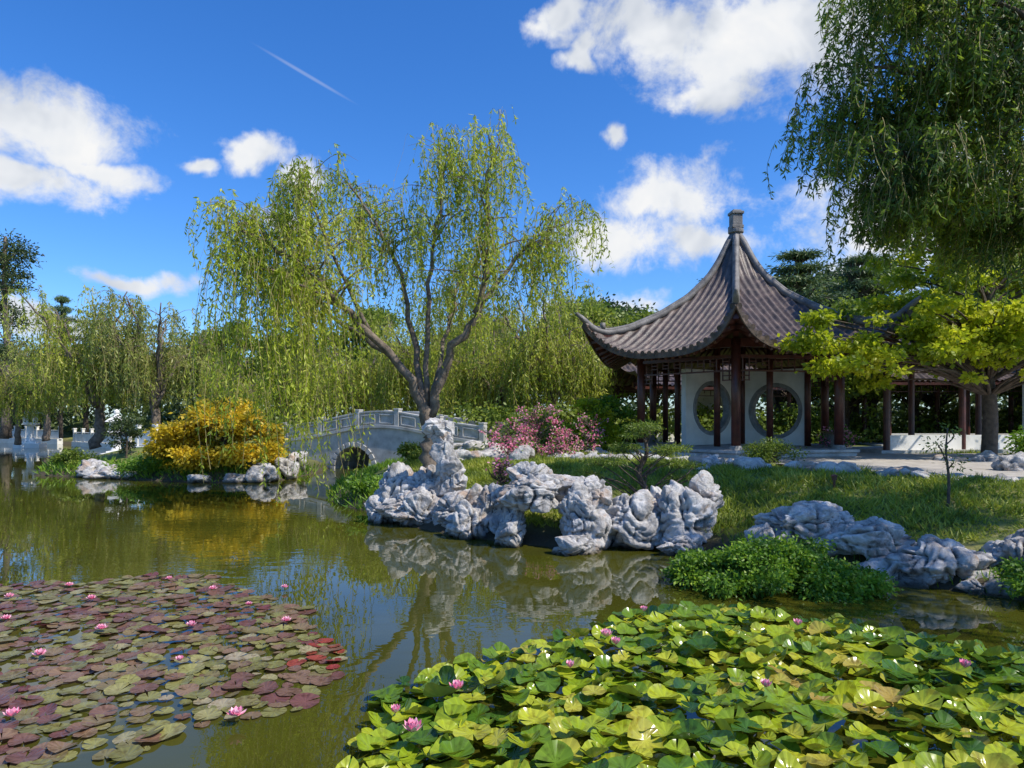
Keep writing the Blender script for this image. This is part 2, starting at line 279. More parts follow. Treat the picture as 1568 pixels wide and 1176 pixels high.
def willow(limbs,nsub,nstr,slen,seed,leafL=.15,leafW=.032,spacing=.055,sublen=(.8,2.0),cx=0,cy=0,lowz=None,bare=.1,lat=.6,hspread=1.0,tmin=.3,clump=1.6):
    R=random.Random(seed); r=np.random.default_rng(seed); wood=MB(); starts=[]
    for pts,r0,r1 in limbs:
        C=cr(pts,5); n=len(C); wig=[R.gauss(0,.06) for _ in range(n)]
        C=[c+Vector((wig[i],wig[-i],0))*(1 if 0<i<n-1 else 0)*min(1,r0*7) for i,c in enumerate(C)]
        wood.tube(C,[r0+(r1-r0)*(i/(n-1))**.8 for i in range(n)],8)
        if r0>.17: continue
        tot=max(2,int(nsub*len(pts)/4))
        for k in range(tot):
            t=R.uniform(tmin,1); i=min(n-2,int(t*(n-1))); p=C[i].lerp(C[i+1],R.random())
            a=R.uniform(0,6.283); out=Vector((math.cos(a),math.sin(a),0)); o2=Vector((p.x-cx,p.y-cy,0))
            if o2.length>.1: out=(out+o2.normalized()*.5).normalized()
            Ls=R.uniform(*sublen)*(1.15-.4*t); up=R.uniform(.2,1.2)
            q=[p,p+(out*.4+Vector((0,0,up*.45)))*Ls,p+(out*.8+Vector((0,0,up*.6)))*Ls,p+(out*1.15+Vector((0,0,up*.45)))*Ls]
            cc=cr(q,3); rr=max(.012,(r0+(r1-r0)*t)*.4); wood.tube(cc,[rr*(1-.8*j/(len(cc)-1)) for j in range(len(cc))],5,False)
            for j in range(2,len(cc)): starts.append((cc[j],out))
    K=12; S=nstr
    wts=np.array([R.random()**clump+.05 for _ in starts]); idx=r.choice(len(starts),S,p=wts/wts.sum())
    p0=np.array([starts[i][0][:] for i in idx]); h=np.array([starts[i][1][:] for i in idx])
    a=r.uniform(0,6.283,S); h=unit(h*.6+.9*np.c_[np.cos(a),np.sin(a),a*0]); p0=p0+r.normal(size=(S,3))*.12
    ln=r.uniform(slen[0],slen[1],S)*np.where(r.random(S)<.15,1.5,1)
    if lowz is not None: ln=np.minimum(ln,np.maximum(.5,p0[:,2]-lowz-r.uniform(0,1.2,S)))
    s=np.linspace(0,1,K)[None,:,None]; lw=ln[:,None,None]
    ph=r.uniform(0,6.283,(S,1,2)); 
    pos=p0[:,None,:]+h[:,None,:]*(.24*lw**.6+.1)*hspread*(1-np.exp(-3.2*s)); 
    pos[:,:,2]-= (ln[:,None]*(s[:,:,0]**1.25)) - .16*np.sin(np.pi*np.minimum(1,s[:,:,0]*3))
    pos[:,:,:2]+= .10*lw**.7*s*np.sin(s*4+ph)
    w=unit(np.c_[r.normal(size=(S,2)),np.zeros(S)])[:,None,:]*.006
    Vt=np.stack([pos-w,pos+w],2).reshape(-1,3); base=(np.arange(S)[:,None]*K+np.arange(K-1)[None,:]).ravel()*2
    Ft=np.c_[base,base+1,base+3,base+2]
    cnt=np.maximum(4,(ln/spacing).astype(int)); dens=np.where(r.random(S)<bare,.12,r.uniform(.5,1.2,S)); cnt=(cnt*dens).astype(int)+1
    si=np.repeat(np.arange(S),cnt); t=r.uniform(0,1,len(si))*(K-1); k=np.minimum(K-2,t.astype(int)); f=(t-k)[:,None]
    LP=pos[si,k]*(1-f)+pos[si,k+1]*f; D=np.c_[r.normal(size=(len(si),2))*lat,-np.ones(len(si))+r.normal(size=len(si))*.4]
    VL,FL=leafgeo(LP,D,leafL*r.uniform(.6,1.2,len(si)),leafW*r.uniform(.7,1.2,len(si)),r)
    return wood,(Vt,Ft),(VL,FL)
def put_willow(name,data,loc,rotz=0,s=1):
    e=empty(name,loc,rotz,s); m1,m2,m3=data
    obj('trunk',m1,e); obj('twigs',m2,e); obj('foliage',m3,e); return e
def willow_meshes(d,bark,leaf):
    return (d[0].mesh('willow_trunk',bark,True),np_mesh('willow_twigs',*d[1],M['twig']),np_mesh('willow_foliage',*d[2],leaf))
limbs=[([(0.05,0,-.3),(.10,0,.6),(.02,0,1.2),(-.08,0,1.9)],.27,.19),
([(-.05,0,1.6),(-.9,-.3,3.1),(-2.2,-.6,4.4),(-3.2,-1,5.4),(-4.2,-1.3,6.2),(-4.9,-1.4,6.5)],.16,.03),
([(-.05,0,1.8),(-.5,.5,3.9),(-1.1,.9,6.2),(-2.0,1.2,7.8),(-2.7,1.3,8.8)],.12,.02),
([(.05,0,1.4),(.7,-.3,3.2),(1.5,-.5,4.6),(1.7,-.6,6.6),(1.8,-.4,8.4),(2.1,-.2,9.4)],.165,.02),
([(1.4,-.5,4.4),(2.3,.0,5.7),(3.2,.4,6.8),(4.2,.6,7.3)],.09,.02),
([(-.05,0,1.9),(-.05,.3,4.4),(.1,.5,6.8),(.4,.6,8.6),(.6,.7,9.6)],.10,.02),
([(0,0,1.8),(.4,1.2,3.8),(.7,2.4,5.6),(1.1,3.2,6.8)],.09,.02),
([(-.8,-.3,3.0),(-2.1,.6,3.9),(-3.3,1,4.7),(-4.4,1.2,5.6),(-5.0,1.2,5.8)],.09,.02),
([(-2.2,-.6,4.4),(-3.3,0,5.8),(-4.1,.2,6.9),(-4.5,.2,7.3)],.07,.02),
([(-1.6,-.45,3.9),(-2.4,-.6,5.6),(-3.0,-.9,7.2),(-3.3,-1,8.1)],.07,.02)]
wd=willow(limbs,20,1950,(.4,2.0),5,leafL=.17,leafW=.045,lowz=.6,bare=.22,spacing=.045,sublen=(.6,1.7),tmin=.42,clump=3.4,lat=.75)
wd2=willow([([(-2.2,-.6,4.4),(-3.0,-1.6,4.9),(-3.6,-2.0,5.0)],.05,.02),([(-3.4,-1,5.4),(-4.2,-1.6,5.4),(-4.7,-2,5.2)],.05,.02)],7,170,(2.6,5.4),8,leafL=.17,leafW=.042,lowz=-1.0,clump=2.5,sublen=(.5,1.2))
wt=(-2.46,20.0,h1(-2.46,20)+.2)
e=put_willow('willow_tree',willow_meshes(wd,M['bark'],M['willow']),wt)
for nme,me in zip(('limb','twigs_low','foliage_low'),willow_meshes(wd2,M['bark'],M['willow'])): obj(nme,me,e)
def gen_limbs(seed,Hh,Sp):
    R=random.Random(seed); L=[([(0,0,-.4),(.1,0,Hh*.12),(0,.1,Hh*.25)],.3,.2)]
    for k in range(9):
        a=k*2.4+R.random(); c,s=math.cos(a),math.sin(a); rr=Sp*R.uniform(.35,.85); hh=Hh*R.uniform(.5,1.0)*(1.05-.25*rr/Sp)
        L.append(([(0,0,Hh*.2),(c*rr*.3,s*rr*.3,Hh*.45),(c*rr*.65,s*rr*.65,hh*.8),(c*rr,s*rr,hh)],.13,.03))
    return L
bw=[willow_meshes(willow(gen_limbs(s,8.8,4.2),11,nn,(.9,3.2),s,leafL=.25,leafW=.065,spacing=.09,lowz=lz,bare=.15,clump=3.0),M['bark'],M[mm]) for s,lz,nn,mm in((21,.4,1000,'willow_far'),(22,.4,950,'willow_far'),(23,1.6,800,'willow_far2'),(24,1.2,800,'willow_far'))]
for x,y,r,s,k in [(-25.5,42,0,1.15,3),(-20.8,40,2,1.10,2),(-36,53,1,.95,2),(-14.5,47,3,.85,0),(-9.5,43,1.5,1.0,1),(-5,40,4,.98,0),(-.8,36,2.5,.95,1),(2.0,33.5,.4,.98,0),(-1.5,44,5,1.12,2),(-31,43,5,.66,3),(-15.5,38,5.2,.60,3),(-44,60,2,.85,2)]:
    put_willow('willow_tree',bw[k],(x,y,1.0),r,s)
nl=[([(0,0,-.5),(-.2,.1,2),(-.5,.2,4)],.4,.3)]
tx,ty=12.6,12.2
def L_(*p): return [(a-tx,b-ty,c-1.1) for a,b,c in p]
nl+=[(L_((12.2,12.3,5.0),(10.8,12.8,6.2),(9.4,13,6.7),(8.0,13.1,7.2),(6.6,13.2,7.6)),.14,.03),
(L_((12.2,12.3,5.0),(11.2,12.6,7.4),(9.6,13,8.5),(8.2,13.2,9.0),(6.8,13.3,9.2)),.14,.03),
(L_((12.2,12.3,5.2),(11.2,13,8.5),(9.8,13.8,10.2),(8.0,14,10.9)),.13,.03),
(L_((12.2,12.3,4.8),(11.0,13.2,5.6),(10.2,14,6.2),(8.8,14.3,6.5)),.12,.03),
(L_((12.2,12.3,5.2),(11.0,11.0,7.5),(10.2,9.4,8.6),(9.6,8.0,9.0)),.13,.03),  # this limb and the next two: unseen, added to shade lawn and lily pads
(L_((12.2,12.3,5.2),(11.8,10.5,6.5),(10.8,8.8,7.6),(10.2,7.0,8.2)),.12,.03),
(L_((12.2,12.3,5.2),(12.0,9.5,7.5),(11.2,7,8.4),(10.2,5.0,8.6)),.12,.03),
(L_((11.2,12.6,7.4),(9.8,12.4,9.2),(8.2,12.4,10.2),(7.0,12.6,10.4)),.08,.02),
(L_((9.4,13,6.7),(8.4,13.4,6.6),(7.2,13.5,6.7)),.07,.02),
(L_((12.2,12.3,5.2),(13,14,8),(13.2,16,9.8)),.13,.03),(L_((10.8,12.8,6.2),(9.6,13.8,7.8),(8.0,14.2,8.4),(6.9,14.2,8.5)),.07,.02)]
nd=willow(nl,34,4900,(.3,1.05),31,leafL=.16,leafW=.04,spacing=.03,sublen=(.5,1.3),bare=.02,lat=.9,hspread=1.4,clump=3.0)
put_willow('willow_tree',willow_meshes(nd,M['barkd'],M['willow_dark']),(tx,ty,1.1))
def clumptree(clumps,trunk,mat,bark,n,leafL,leafW,seed,flat=1.0,tr=.2,minfrac=0.0,slope=.5):
    r=np.random.default_rng(seed); R=random.Random(seed); w=MB(); 
    if trunk:
        C=cr(trunk,4); w.tube(C,[tr*(1-.65*i/(len(C)-1)) for i in range(len(C))],8); k0=int(len(C)*minfrac)
        for (x,y,z,rr) in clumps:
            k=min(range(k0,len(C)),key=lambda i:abs(C[i].z-(z-rr-slope*math.hypot(x-C[i].x,y-C[i].y)))); a=C[k]; b=Vector((x,y,z))
            m=a.lerp(b,.5)+Vector((R.uniform(-.2,.2),R.uniform(-.2,.2),.08*(b-a).length)); q=cr([a,m,b],3); w.tube(q,[max(.012,tr*.25*(1-.85*i/(len(q)-1))) for i in range(len(q))],5,False)
    c=np.array(clumps); wgt=c[:,3]**2; idx=r.choice(len(c),n,p=wgt/wgt.sum())
    d=unit(r.normal(size=(n,3))); rad=r.random(n)**.6*(1+.35*np.abs(r.normal(size=n)))
    P=c[idx,:3]+d*rad[:,None]*c[idx,3][:,None]*np.array([1,1,.62*flat])
    D=d*np.array([1,1,.4])+r.normal(size=(n,3))*.6-np.array([0,0,.3])
    V,F=leafgeo(P,D,leafL*r.uniform(.6,1.2,n),leafW*r.uniform(.7,1.2,n),r)
    return (w.mesh('trunk',bark,True) if trunk else None),np_mesh('foliage',V,F,mat)
def put(name,d,loc,rotz=0,s=1):
    e=empty(name,loc,rotz,s)
    if d[0]: obj('trunk',d[0],e)
    obj('foliage',d[1],e); return e
def crown(seed,n,cz,rx,rz,cr0,cr1):
    R=random.Random(seed); L=[]
    for i in range(n):
        a=R.uniform(0,6.283); u=R.uniform(-.8,1); q=math.sqrt(max(0,1-u*u))*R.uniform(.55,1.05)
        L.append((math.cos(a)*rx*q,math.sin(a)*rx*q,cz+u*rz,R.uniform(cr0,cr1)))
    return L
R_=random.Random(4); yc=[]
for i in range(46):
    t=R_.random(); yc.append((-6.4+6.6*t+R_.gauss(0,.25),-2.3+1.2*t+R_.gauss(0,.35),3.3+R_.gauss(0,.42)+.3*t,R_.uniform(.2,.48)))
for i in range(48):
    yc.append((R_.uniform(-3.6,2.6),R_.uniform(-2.6,.5),R_.uniform(2.3,4.8),R_.uniform(.22,.5)))
for i in range(90): 
    a=R_.uniform(0,6.28); z=R_.uniform(4.3,12.4); q=R_.uniform(.5,4.2)*(1.1-.5*((z-4)/8)**2); yc.append((math.cos(a)*q,math.sin(a)*q,z-.2*q,R_.uniform(.3,.65)))
put('maple_tree',clumptree(yc,[(0,0,-.3),(.05,0,1.5),(-.1,0,3.2),(.1,.1,5),(0,0,7.4),(.1,0,10)],M['yellowtree'],M['barkd'],42000,.17,.12,41,.75,.24,.28,.25),(14.6,21,1.15))
dk=[clumptree(crown(s,42,6.2,3.6,3.2,.6,1.3),[(0,0,-.3),(.1,.1,2.5),(0,0,5),(0,0,8)],M['dark'] if s<53 else M['mid'],M['barkd'],14000,.32,.18,s,.9,.3) for s in(51,52,53,54)]
for i,(x,y,k,s) in enumerate([(4.5,44,2,.95),(7,50,1,1.0),(10,47,2,.9),(22,42,2,1.1),(28,38,3,1.15),(34,44,0,1.2),(18,46,1,1.1),(25,52,1,1.3),(-41,66,2,.85),(-47,68,1,.8),(-30,66,2,1.0),(-20,62,0,.95),(-12,60,3,1.1),(-3,58,2,1.0),(-54,72,1,.9),(-66,80,0,.9),(38,36,2,1.1),(20,34,3,.75),(25,33,2,.8),(16,33,3,.7),(30,32,3,.8),(-17.5,44,3,.75)]):
    put('broadleaf_tree',dk[k],(x,y,1.0),i*1.3,s)
put('eucalyptus_tree',clumptree([(R_.uniform(-1.3,1.3),R_.uniform(-1.3,1.3),R_.uniform(7,17),R_.uniform(.6,1.1)) for _ in range(34)],[(0,0,-.4),(.3,0,6),(0,0,12),(.1,0,17)],M['dark'],M['bark'],7000,.34,.12,61,1.0,.35),(-43.7,59,1))
def cedar(seed,Hh,Rr):
    R=random.Random(seed); L=[]
    z=Hh*.3
    while z<Hh:
        rr=Rr*(1-(z/Hh)**1.6)+.4
        for k in range(7):
            a=R.uniform(0,6.283)
            for q in(.35,.65,.95): L.append((math.cos(a)*rr*q,math.sin(a)*rr*q,z+.25*q*rr*.5,.35+.4*R.random()*(1.1-q*.5)))
        z+=Hh*.075
    return clumptree(L,[(0,0,-.3),(0,.1,Hh*.4),(.1,0,Hh*.75),(0,0,Hh)],M['pine'],M['barkd'],16000,.28,.055,seed,.45,.28)
cd=cedar(71,11.5,4.2)
for x,y,s,r in[(15.5,37,(1.15,1.15,.90),0),(19.5,39,(1.1,1.1,.92),2),(12.0,40,.84,4),(23,37,.85,1),(-37.5,57,(.6,.6,1.0),2)]: put('cedar_tree',cd,(x,y,1),r,s)
L=[]
for i in range(520):
    a=math.radians(R_.uniform(-62,60)); d=R_.uniform(62,84); x=math.sin(a)*d; y=math.cos(a)*d
    if sdf(np.array([x]),np.array([y]))[0]<3: y+=30; 
    L.append((x,y,1+R_.random()**1.2*6.0,R_.uniform(1.1,2.2)))
obj('distant_trees',clumptree(L,None,M['dark'],None,42000,.7,.4,81,1)[1])
L=[]
for i in range(330):
    x=R_.uniform(-4,34); y=R_.uniform(30.5,36)+max(0,(x-8))*.1
    L.append((x,y,1+R_.random()*1.7,R_.uniform(.4,.8)))
for i in range(200):
    x=R_.uniform(-38,-7); y=R_.uniform(39,44)+max(0,-x-19)*.6
    if sdf(np.array([x]),np.array([y]))[0]<1: continue
    L.append((x,y,1+R_.random()*1.1,R_.uniform(.5,.9)))
obj('hedge',clumptree(L,None,M['mid'],None,42000,.22,.13,82,1)[1])
def shrub(name,c,s,mat,n,ll,lw,seed,k=16,cr_=.33,stem=True,var=(.6,1.25)):
    R=random.Random(seed); L=[]
    for i in range(k):
        a=R.uniform(0,6.283); u=R.uniform(0,1); q=math.sqrt(1-u*u*.9)*R.uniform(.2,1.08); hv=R.uniform(.75,1.15)
        L.append((math.cos(a)*s[0]*q,math.sin(a)*s[1]*q,s[2]*(.12+.75*u)*hv,cr_*s[0]*R.uniform(*var)))
    d=clumptree(L,[(0,0,-.2),(.02,0,s[2]*.3),(0,0,s[2]*.6)] if stem else None,mat,M['barkd'],n,ll,lw,seed,.9,.05*s[0]+.01)
    return put(name,d,(c[0],c[1],h1(c[0],c[1]) if len(c)<3 else c[2]))
shrub('golden_shrub',(-11.2,26.6),(2.3,1.4,2.6),M['gold'],26000,.17,.11,91,80,.17,var=(.5,1.5))
shrub('golden_shrub',(-13.2,27.2),(1.2,1.1,1.3),M['gold'],6000,.14,.09,92,26,.24)
shrub('pond_shrub',(3.6,9.75,.0),(1.15,.8,.66),M['bush'],20000,.068,.036,93,90,.13,False,(.5,1.7))
shrub('pond_shrub',(4.45,9.5,-.05),(.65,.55,.42),M['bush'],7000,.068,.036,94,40,.19,False,(.5,1.6))
shrub('pond_shrub',(2.8,10.15,-.05),(.55,.55,.45),M['bush'],5000,.068,.036,97,30,.2,False,(.5,1.6))
shrub('pond_shrub',(7.1,8.75,.1),(.7,.7,.7),M['bush'],7000,.068,.036,95,36,.2,False,(.5,1.6))
def blossom(c,w,hh,seed,n1=1100,n2=600):
    R=random.Random(seed); L=[]
    for i in range(34):
        a=R.uniform(0,6.283); q=R.uniform(.1,1); L.append((math.cos(a)*w*q,math.sin(a)*w*.7*q,hh*(.30+.7*R.random()*(1.1-.4*q)),R.uniform(.07,.17)))
    e=empty('azalea_shrub',(c[0],c[1],h1(*c))); t,f=clumptree(L,[(0,0,-.1),(.03,0,hh*.2),(-.02,0,hh*.4),(.02,0,hh*.6)],M['pinkb'],M['barkd'],n1,.085,.07,seed,1.1,.05,0,.6)
    obj('stems',t,e); obj('blossom',f,e); obj('leaves',clumptree(L,None,M['bush'],None,n2,.09,.05,seed+1,1.3)[1],e)
blossom((-.1,21.9),.9,1.2,301,560,320); blossom((.8,22.3),.9,1.8,302,560,330); blossom((1.8,21.6),.8,1.0,303,480,350); blossom((2.6,22.6),.7,1.5,304,260,420); blossom((.3,20.9),.7,.6,305,350,300); blossom((1.4,20.6),.5,.5,306,280,300); blossom((-.25,16.4),.35,.75,307,110,50)
blossom((11.2,23.5),.8,1.0,308,350,500)
shrub('green_shrub',(2.9,24.6),(1.1,.9,1.9),M['yellowtree'],4500,.13,.09,100,26,.26)
shrub('green_shrub',(3.8,26),(1.3,1,2.1),M['bush'],5000,.14,.1,101,26,.26)
shrub('green_shrub',(1.0,25.5),(1.5,1,1.5),M['mid'],5000,.14,.08,110,26,.26)
shrub('green_shrub',(-3.7,19.0),(.9,.7,.4),M['bush'],4200,.09,.05,102,20,.30,False)
shrub('green_shrub',(-3.4,24),(.8,.8,.8),M['mid'],3500,.12,.06,103,20,.3)
shrub('green_shrub',(6.9,18.2),(.75,.6,.75),M['mid'],3500,.1,.03,104,20,.32)
shrub('green_shrub',(-14,26.9),(1.3,.7,.6),M['bush'],4500,.1,.06,105,22,.26,False)
shrub('green_shrub',(-18.6,29),(1.0,.7,.6),M['mid'],2500,.12,.06,106,16,.3,False)
shrub('green_shrub',(-16.6,29.5),(.9,.7,1.9),M['dark'],2500,.13,.06,107,16,.3)
shrub('green_shrub',(17,22),(1.2,1,1.0),M['bush'],3500,.12,.07,109,20,.3)
pc=[]
for (x,y,z,q) in [(-.75,0,1.05,.42),(-.45,.1,1.35,.38),(.0,0,1.75,.42),(.45,-.1,1.3,.40),(.75,0,1.0,.38),(.25,.2,1.0,.3),(-.2,-.2,1.6,.3),(.9,.1,.75,.25),(-.95,.05,.8,.25)]:
    for j in range(4): pc.append((x+R_.gauss(0,.16),y+R_.gauss(0,.16),z+R_.gauss(0,.03),q*.5))
put('garden_pine',clumptree(pc,[(0,0,-.2),(.05,0,.4),(-.1,.05,.8),(.05,0,1.2),(0,0,1.6)],M['mid'],M['barkd'],6500,.09,.018,111,.45,.08),(2.68,13.9,h1(2.68,13.9)))
put('sapling',clumptree([(.1,0,.8,.2),(-.1,.1,1.1,.22),(.05,0,1.35,.18)],[(0,0,-.1),(.02,0,.5),(-.03,0,1.0),(0,0,1.4)],M['mid'],M['barkd'],200,.08,.03,112,1,.03),(7.5,11.8,h1(7.5,11.8)))
def blades(name,x0,x1,y0,y1,n,hh,w,mat,smin=.35,smax=99,seed=1,lean=.5):
    r=np.random.default_rng(seed); X=r.uniform(x0,x1,n); Y=r.uniform(y0,y1,n); s=sdf(X,Y); pp=sdf(X,Y,pathpoly)
    k=(s>smin)&(s<smax)&(pp>.0); X=X[k];Y=Y[k]; n=len(X); Zb=H(X,Y); cl=.25+1.2*(vn(np.c_[X*2.2,Y*2.2,X*0],4)+1)*.5
    D=np.c_[r.normal(size=(n,2))*lean,np.ones(n)]; V,F=leafgeo(np.c_[X,Y,Zb],D,hh*cl*r.uniform(.6,1.3,n),w,r)
    return obj(name,np_mesh(name,V,F,mat))
blades('lawn_grass',-3.5,16,10.5,24,150000,.19,.026,M['lawn'],.4,99,2,.9)
blades('bank_grass',-7,-3,17.5,31,8000,.26,.04,M['bush'],.0,1.3,3,.8)
blades('bank_grass',-20,-8.5,25,30,7000,.36,.05,M['bush'],.05,1.3,4,.6)
blades('bank_grass',2.6,8.6,8,12,2500,.30,.02,M['bush'],.0,.7,5,.6)
# ---------------------------------------------------------------- pavilion
u=Vector((.31,.951,0)).normalized(); ang0=math.atan2(-u.y,-u.x)
pav=empty('pavilion',(8.0,24.5,0))
def corner(k,R): a=ang0+k*math.pi/3; return Vector((math.cos(a)*R,math.sin(a)*R,0))
rp=np.array([0,.15,.32,.62,1.08,1.85,2.9,4.0,4.8,5.3,5.75]); zp=np.array([8.95,8.8,8.5,7.9,7.22,6.50,5.86,5.38,5.20,5.30,5.70])
rf=np.linspace(0,5.75,100); cz=np.interp(rf,rp,zp)
kk=np.ones(5)/5; zf=np.convolve(np.pad(cz,2,mode='edge'),kk,'valid'); zf[0]=8.95; zf[-1]=5.70; zf[-2]=5.65
def zr(r): return np.interp(r,rf,zf)
T30=math.tan(math.pi/6)
def rz(d,w):
    s=np.clip(np.abs(w)/(np.maximum(d,1e-3)*T30),0,1); mid=np.interp(d/.866,[0,1.85,2.9,4.0,5.2,6],[0,0,.14,.42,.76,.95]); flat=np.interp(d/.866,rp[:9],zp[:9])
    base=zr(d/.866); base=np.where(s<1,base*(s**3)+np.minimum(base,flat+.0)*(1-s**3),base); return base-mid*(1-s**2.8)
PER=.262; WM=2.86
def dmx(w): return 4.5+.46*(abs(w)/WM)**3.2
def rooftile(drop,corr,steps):
    V=[];F=[]; nw=int(WM*2/PER*steps); ws=np.linspace(-WM,WM,nw+1); K=30
    for k in range(6):
        a=ang0+(k+.5)*math.pi/3; nrm=np.array([math.cos(a),math.sin(a)]); tan=np.array([-math.sin(a),math.cos(a)]); base=len(V)
        for w in ws:
            dmin=abs(w)/T30; dmax=max(dmx(w),dmin+.001)
            ph=(w/PER)%1.0; c=corr*(math.sqrt(max(0,1-((ph-.5)/.27)**2)) if abs(ph-.5)<.27 else 0)
            for j in range(K+1):
                d=dmin+(dmax-dmin)*j/K; z=float(rz(d,w))+c*min(1,(d-dmin)*4+.2)-drop; p=nrm*d+tan*w; V.append((p[0],p[1],z))
        for i in range(nw):
            for j in range(K): q=base+i*(K+1)+j; F.append((q,q+1,q+K+2,q+K+1))
    return np.array(V),np.array(F)
V,F=rooftile(0,.10,7); obj('roof_tiles',np_mesh('roof_tiles',V,F,M['tile'],False),pav)
V,F=rooftile(.16,0,1); obj('roof_soffit',np_mesh('roof_soffit',V,F,M['wood'],False),pav)
rid=MB(); wood=MB(); eave=MB()
for k in range(6):
    pts=[]
    for r in np.linspace(.10,5.95,32):
        c=corner(k,r); pts.append((c.x,c.y,float(zr(min(r,5.75)))+.09+(.8*max(0,r-5.75))))
    rid.tube(pts,[.12]*28+[.12,.11,.09,.05],8)
    pts2=[(p[0],p[1],p[2]+.11) for p in pts[:28]]; rid.tube(pts2,[.065]*28,6)
    c=corner(k,5.0); rid.box((c.x,c.y,float(zr(5.0))+.3),(.14,.14,.22),ang0+k*math.pi/3)
    a=corner(k,3.4); b=corner(k,5.5); wood.beam((a.x,a.y,4.95),(b.x,b.y,float(zr(5.5))-.2),.16,.18)
    an=ang0+(k+.5)*math.pi/3; nrm=Vector((math.cos(an),math.sin(an),0)); tan=Vector((-math.sin(an),math.cos(an),0))
    prev=None
    for i in range(49):
        w=-WM+.02+(2*WM-.04)*i/48; d=dmx(w); z=float(rz(d,w)); p=nrm*(d+.005)+tan*w
        if prev is not None: eave.beam(prev,(p.x,p.y,z-.10),.05,.13)
        prev=(p.x,p.y,z-.10)
    for i in range(-11,12):
        w=(i+.5)*PER
        if abs(w)<=2.8:
            d=dmx(w); z=float(rz(d,w)); p=nrm*(d-.06)+tan*w; q=nrm*(d+.05)+tan*w
            eave.tube([(p.x,p.y,z+.02),(q.x,q.y,z)],[.09,.09],8)
            if abs(w)<2.5:
                d0=max(3.0,abs(w)/T30+.05); a=nrm*d0+tan*w; b=nrm*(d-.08)+tan*w
                wood.beam((a.x,a.y,float(rz(d0,w))-.22),(b.x,b.y,float(rz(d-.08,w))-.21),.08,.09)
        w2=i*PER
        if abs(w2)<2.75:
            d=dmx(w2); z=float(rz(d,w2)); p=nrm*(d+.03)+tan*w2; eave.box((p.x,p.y,z-.06),(.02,.13,.12),an)
rid.obj('ridges',M['ridge'],pav,True); eave.obj('eave_tiles',M['tile'],pav)
fin=MB(); fin.tube([(0,0,8.6),(0,0,8.95),(0,0,9.0),(0,0,9.12),(0,0,9.15)],[.24,.17,.27,.27,.2],16); fin.box((0,0,9.2),(.42,.42,.12),ang0+.4); fin.box((0,0,9.46),(.36,.36,.40),ang0+.4); fin.box((0,0,9.70),(.44,.44,.10),ang0+.4); fin.box((0,0,9.77),(.30,.30,.08),ang0+.4)
fin.obj('finial',M['ridge'],pav,False,.015)
col=MB(); stone=MB(); RC=3.6; FZ=1.42
for k in range(6):
    c=corner(k,RC); col.cyl((c.x,c.y),.14,FZ+.1,4.85,18); stone.cyl((c.x,c.y),.22,FZ-.01,FZ+.12,18,.17)
    n=corner(k+1,RC); d=(n-c).normalized()
    for z,h in((4.72,.26),(4.30,.10)): wood.beam((c.x,c.y,z),(n.x,n.y,z),.14,h)
    wood.beam((c.x,c.y,3.86),(n.x,n.y,3.86),.05,.05)
    Ln=(n-c).length; nn=16
    for i in range(1,nn):
        t=i/nn; p=c+d*Ln*t; lo=3.88 if i%2 else 4.02; edge=(i<3 or i>nn-3)
        wood.beam((p.x,p.y,4.26),(p.x,p.y,3.55 if edge else lo),.035,.035)
        if i%2==0 and i<nn-1:
            q=c+d*Ln*(t+1/nn); wood.beam((p.x,p.y,4.04),(q.x,q.y,4.04),.035,.035); wood.beam((p.x,p.y,4.15),(q.x,q.y,4.15),.03,.03)
    for sgn,o in((1,c),(-1,n)):
        for j in(0,1): p=o+d*sgn*Ln*.02; q=o+d*sgn*Ln*.13; wood.beam((p.x,p.y,3.57+j*.14),(q.x,q.y,3.57+j*.14),.035,.035)
    if k in(1,4):
        wood.beam((c.x,c.y,FZ+.47),(n.x,n.y,FZ+.47),.32,.06); stone.beam((c.x,c.y,FZ+.22),(n.x,n.y,FZ+.22),.16,.44)
    a=corner(k,RC); wood.beam((a.x,a.y,4.9),(0,0,6.3),.14,.16)
for px,py in((-.97,-1.0),(.65,-1.5),(-1.88,.85),(2.33,-.55),(.72,1.42),(-1.9,2.75),(3.55,.8)):
    col.cyl((px,py),.11,FZ,5.2,14)
col.obj('columns',M['wood'],pav,True); wood.obj('timber_frame',M['wood'],pav)
plat=MB()
def hexp(R): return [corner(k,R) for k in range(6)]
def prism(mb,pl,z0,z1):
    n=len(pl); mb.add([(p.x,p.y,z0) for p in pl]+[(p.x,p.y,z1) for p in pl],[tuple(range(n))[::-1],tuple(range(n,2*n))]+[(i,(i+1)%n,n+(i+1)%n,n+i) for i in range(n)])
prism(plat,hexp(4.15),.7,1.32); prism(plat,hexp(4.25),1.322,1.415)
plat.obj('platform',M['palestone'],pav,False,.02)
st=MB()
for i in range(2):
    c=corner(-.5,3.85+.3*(i)); st.box((c.x,c.y,1.30-.16*i-.2),(.34,1.9,.4),ang0-math.pi/6)
st.obj('steps',M['palestone'],pav,False,.015)
stone.obj('plinths',M['greystone'],pav)
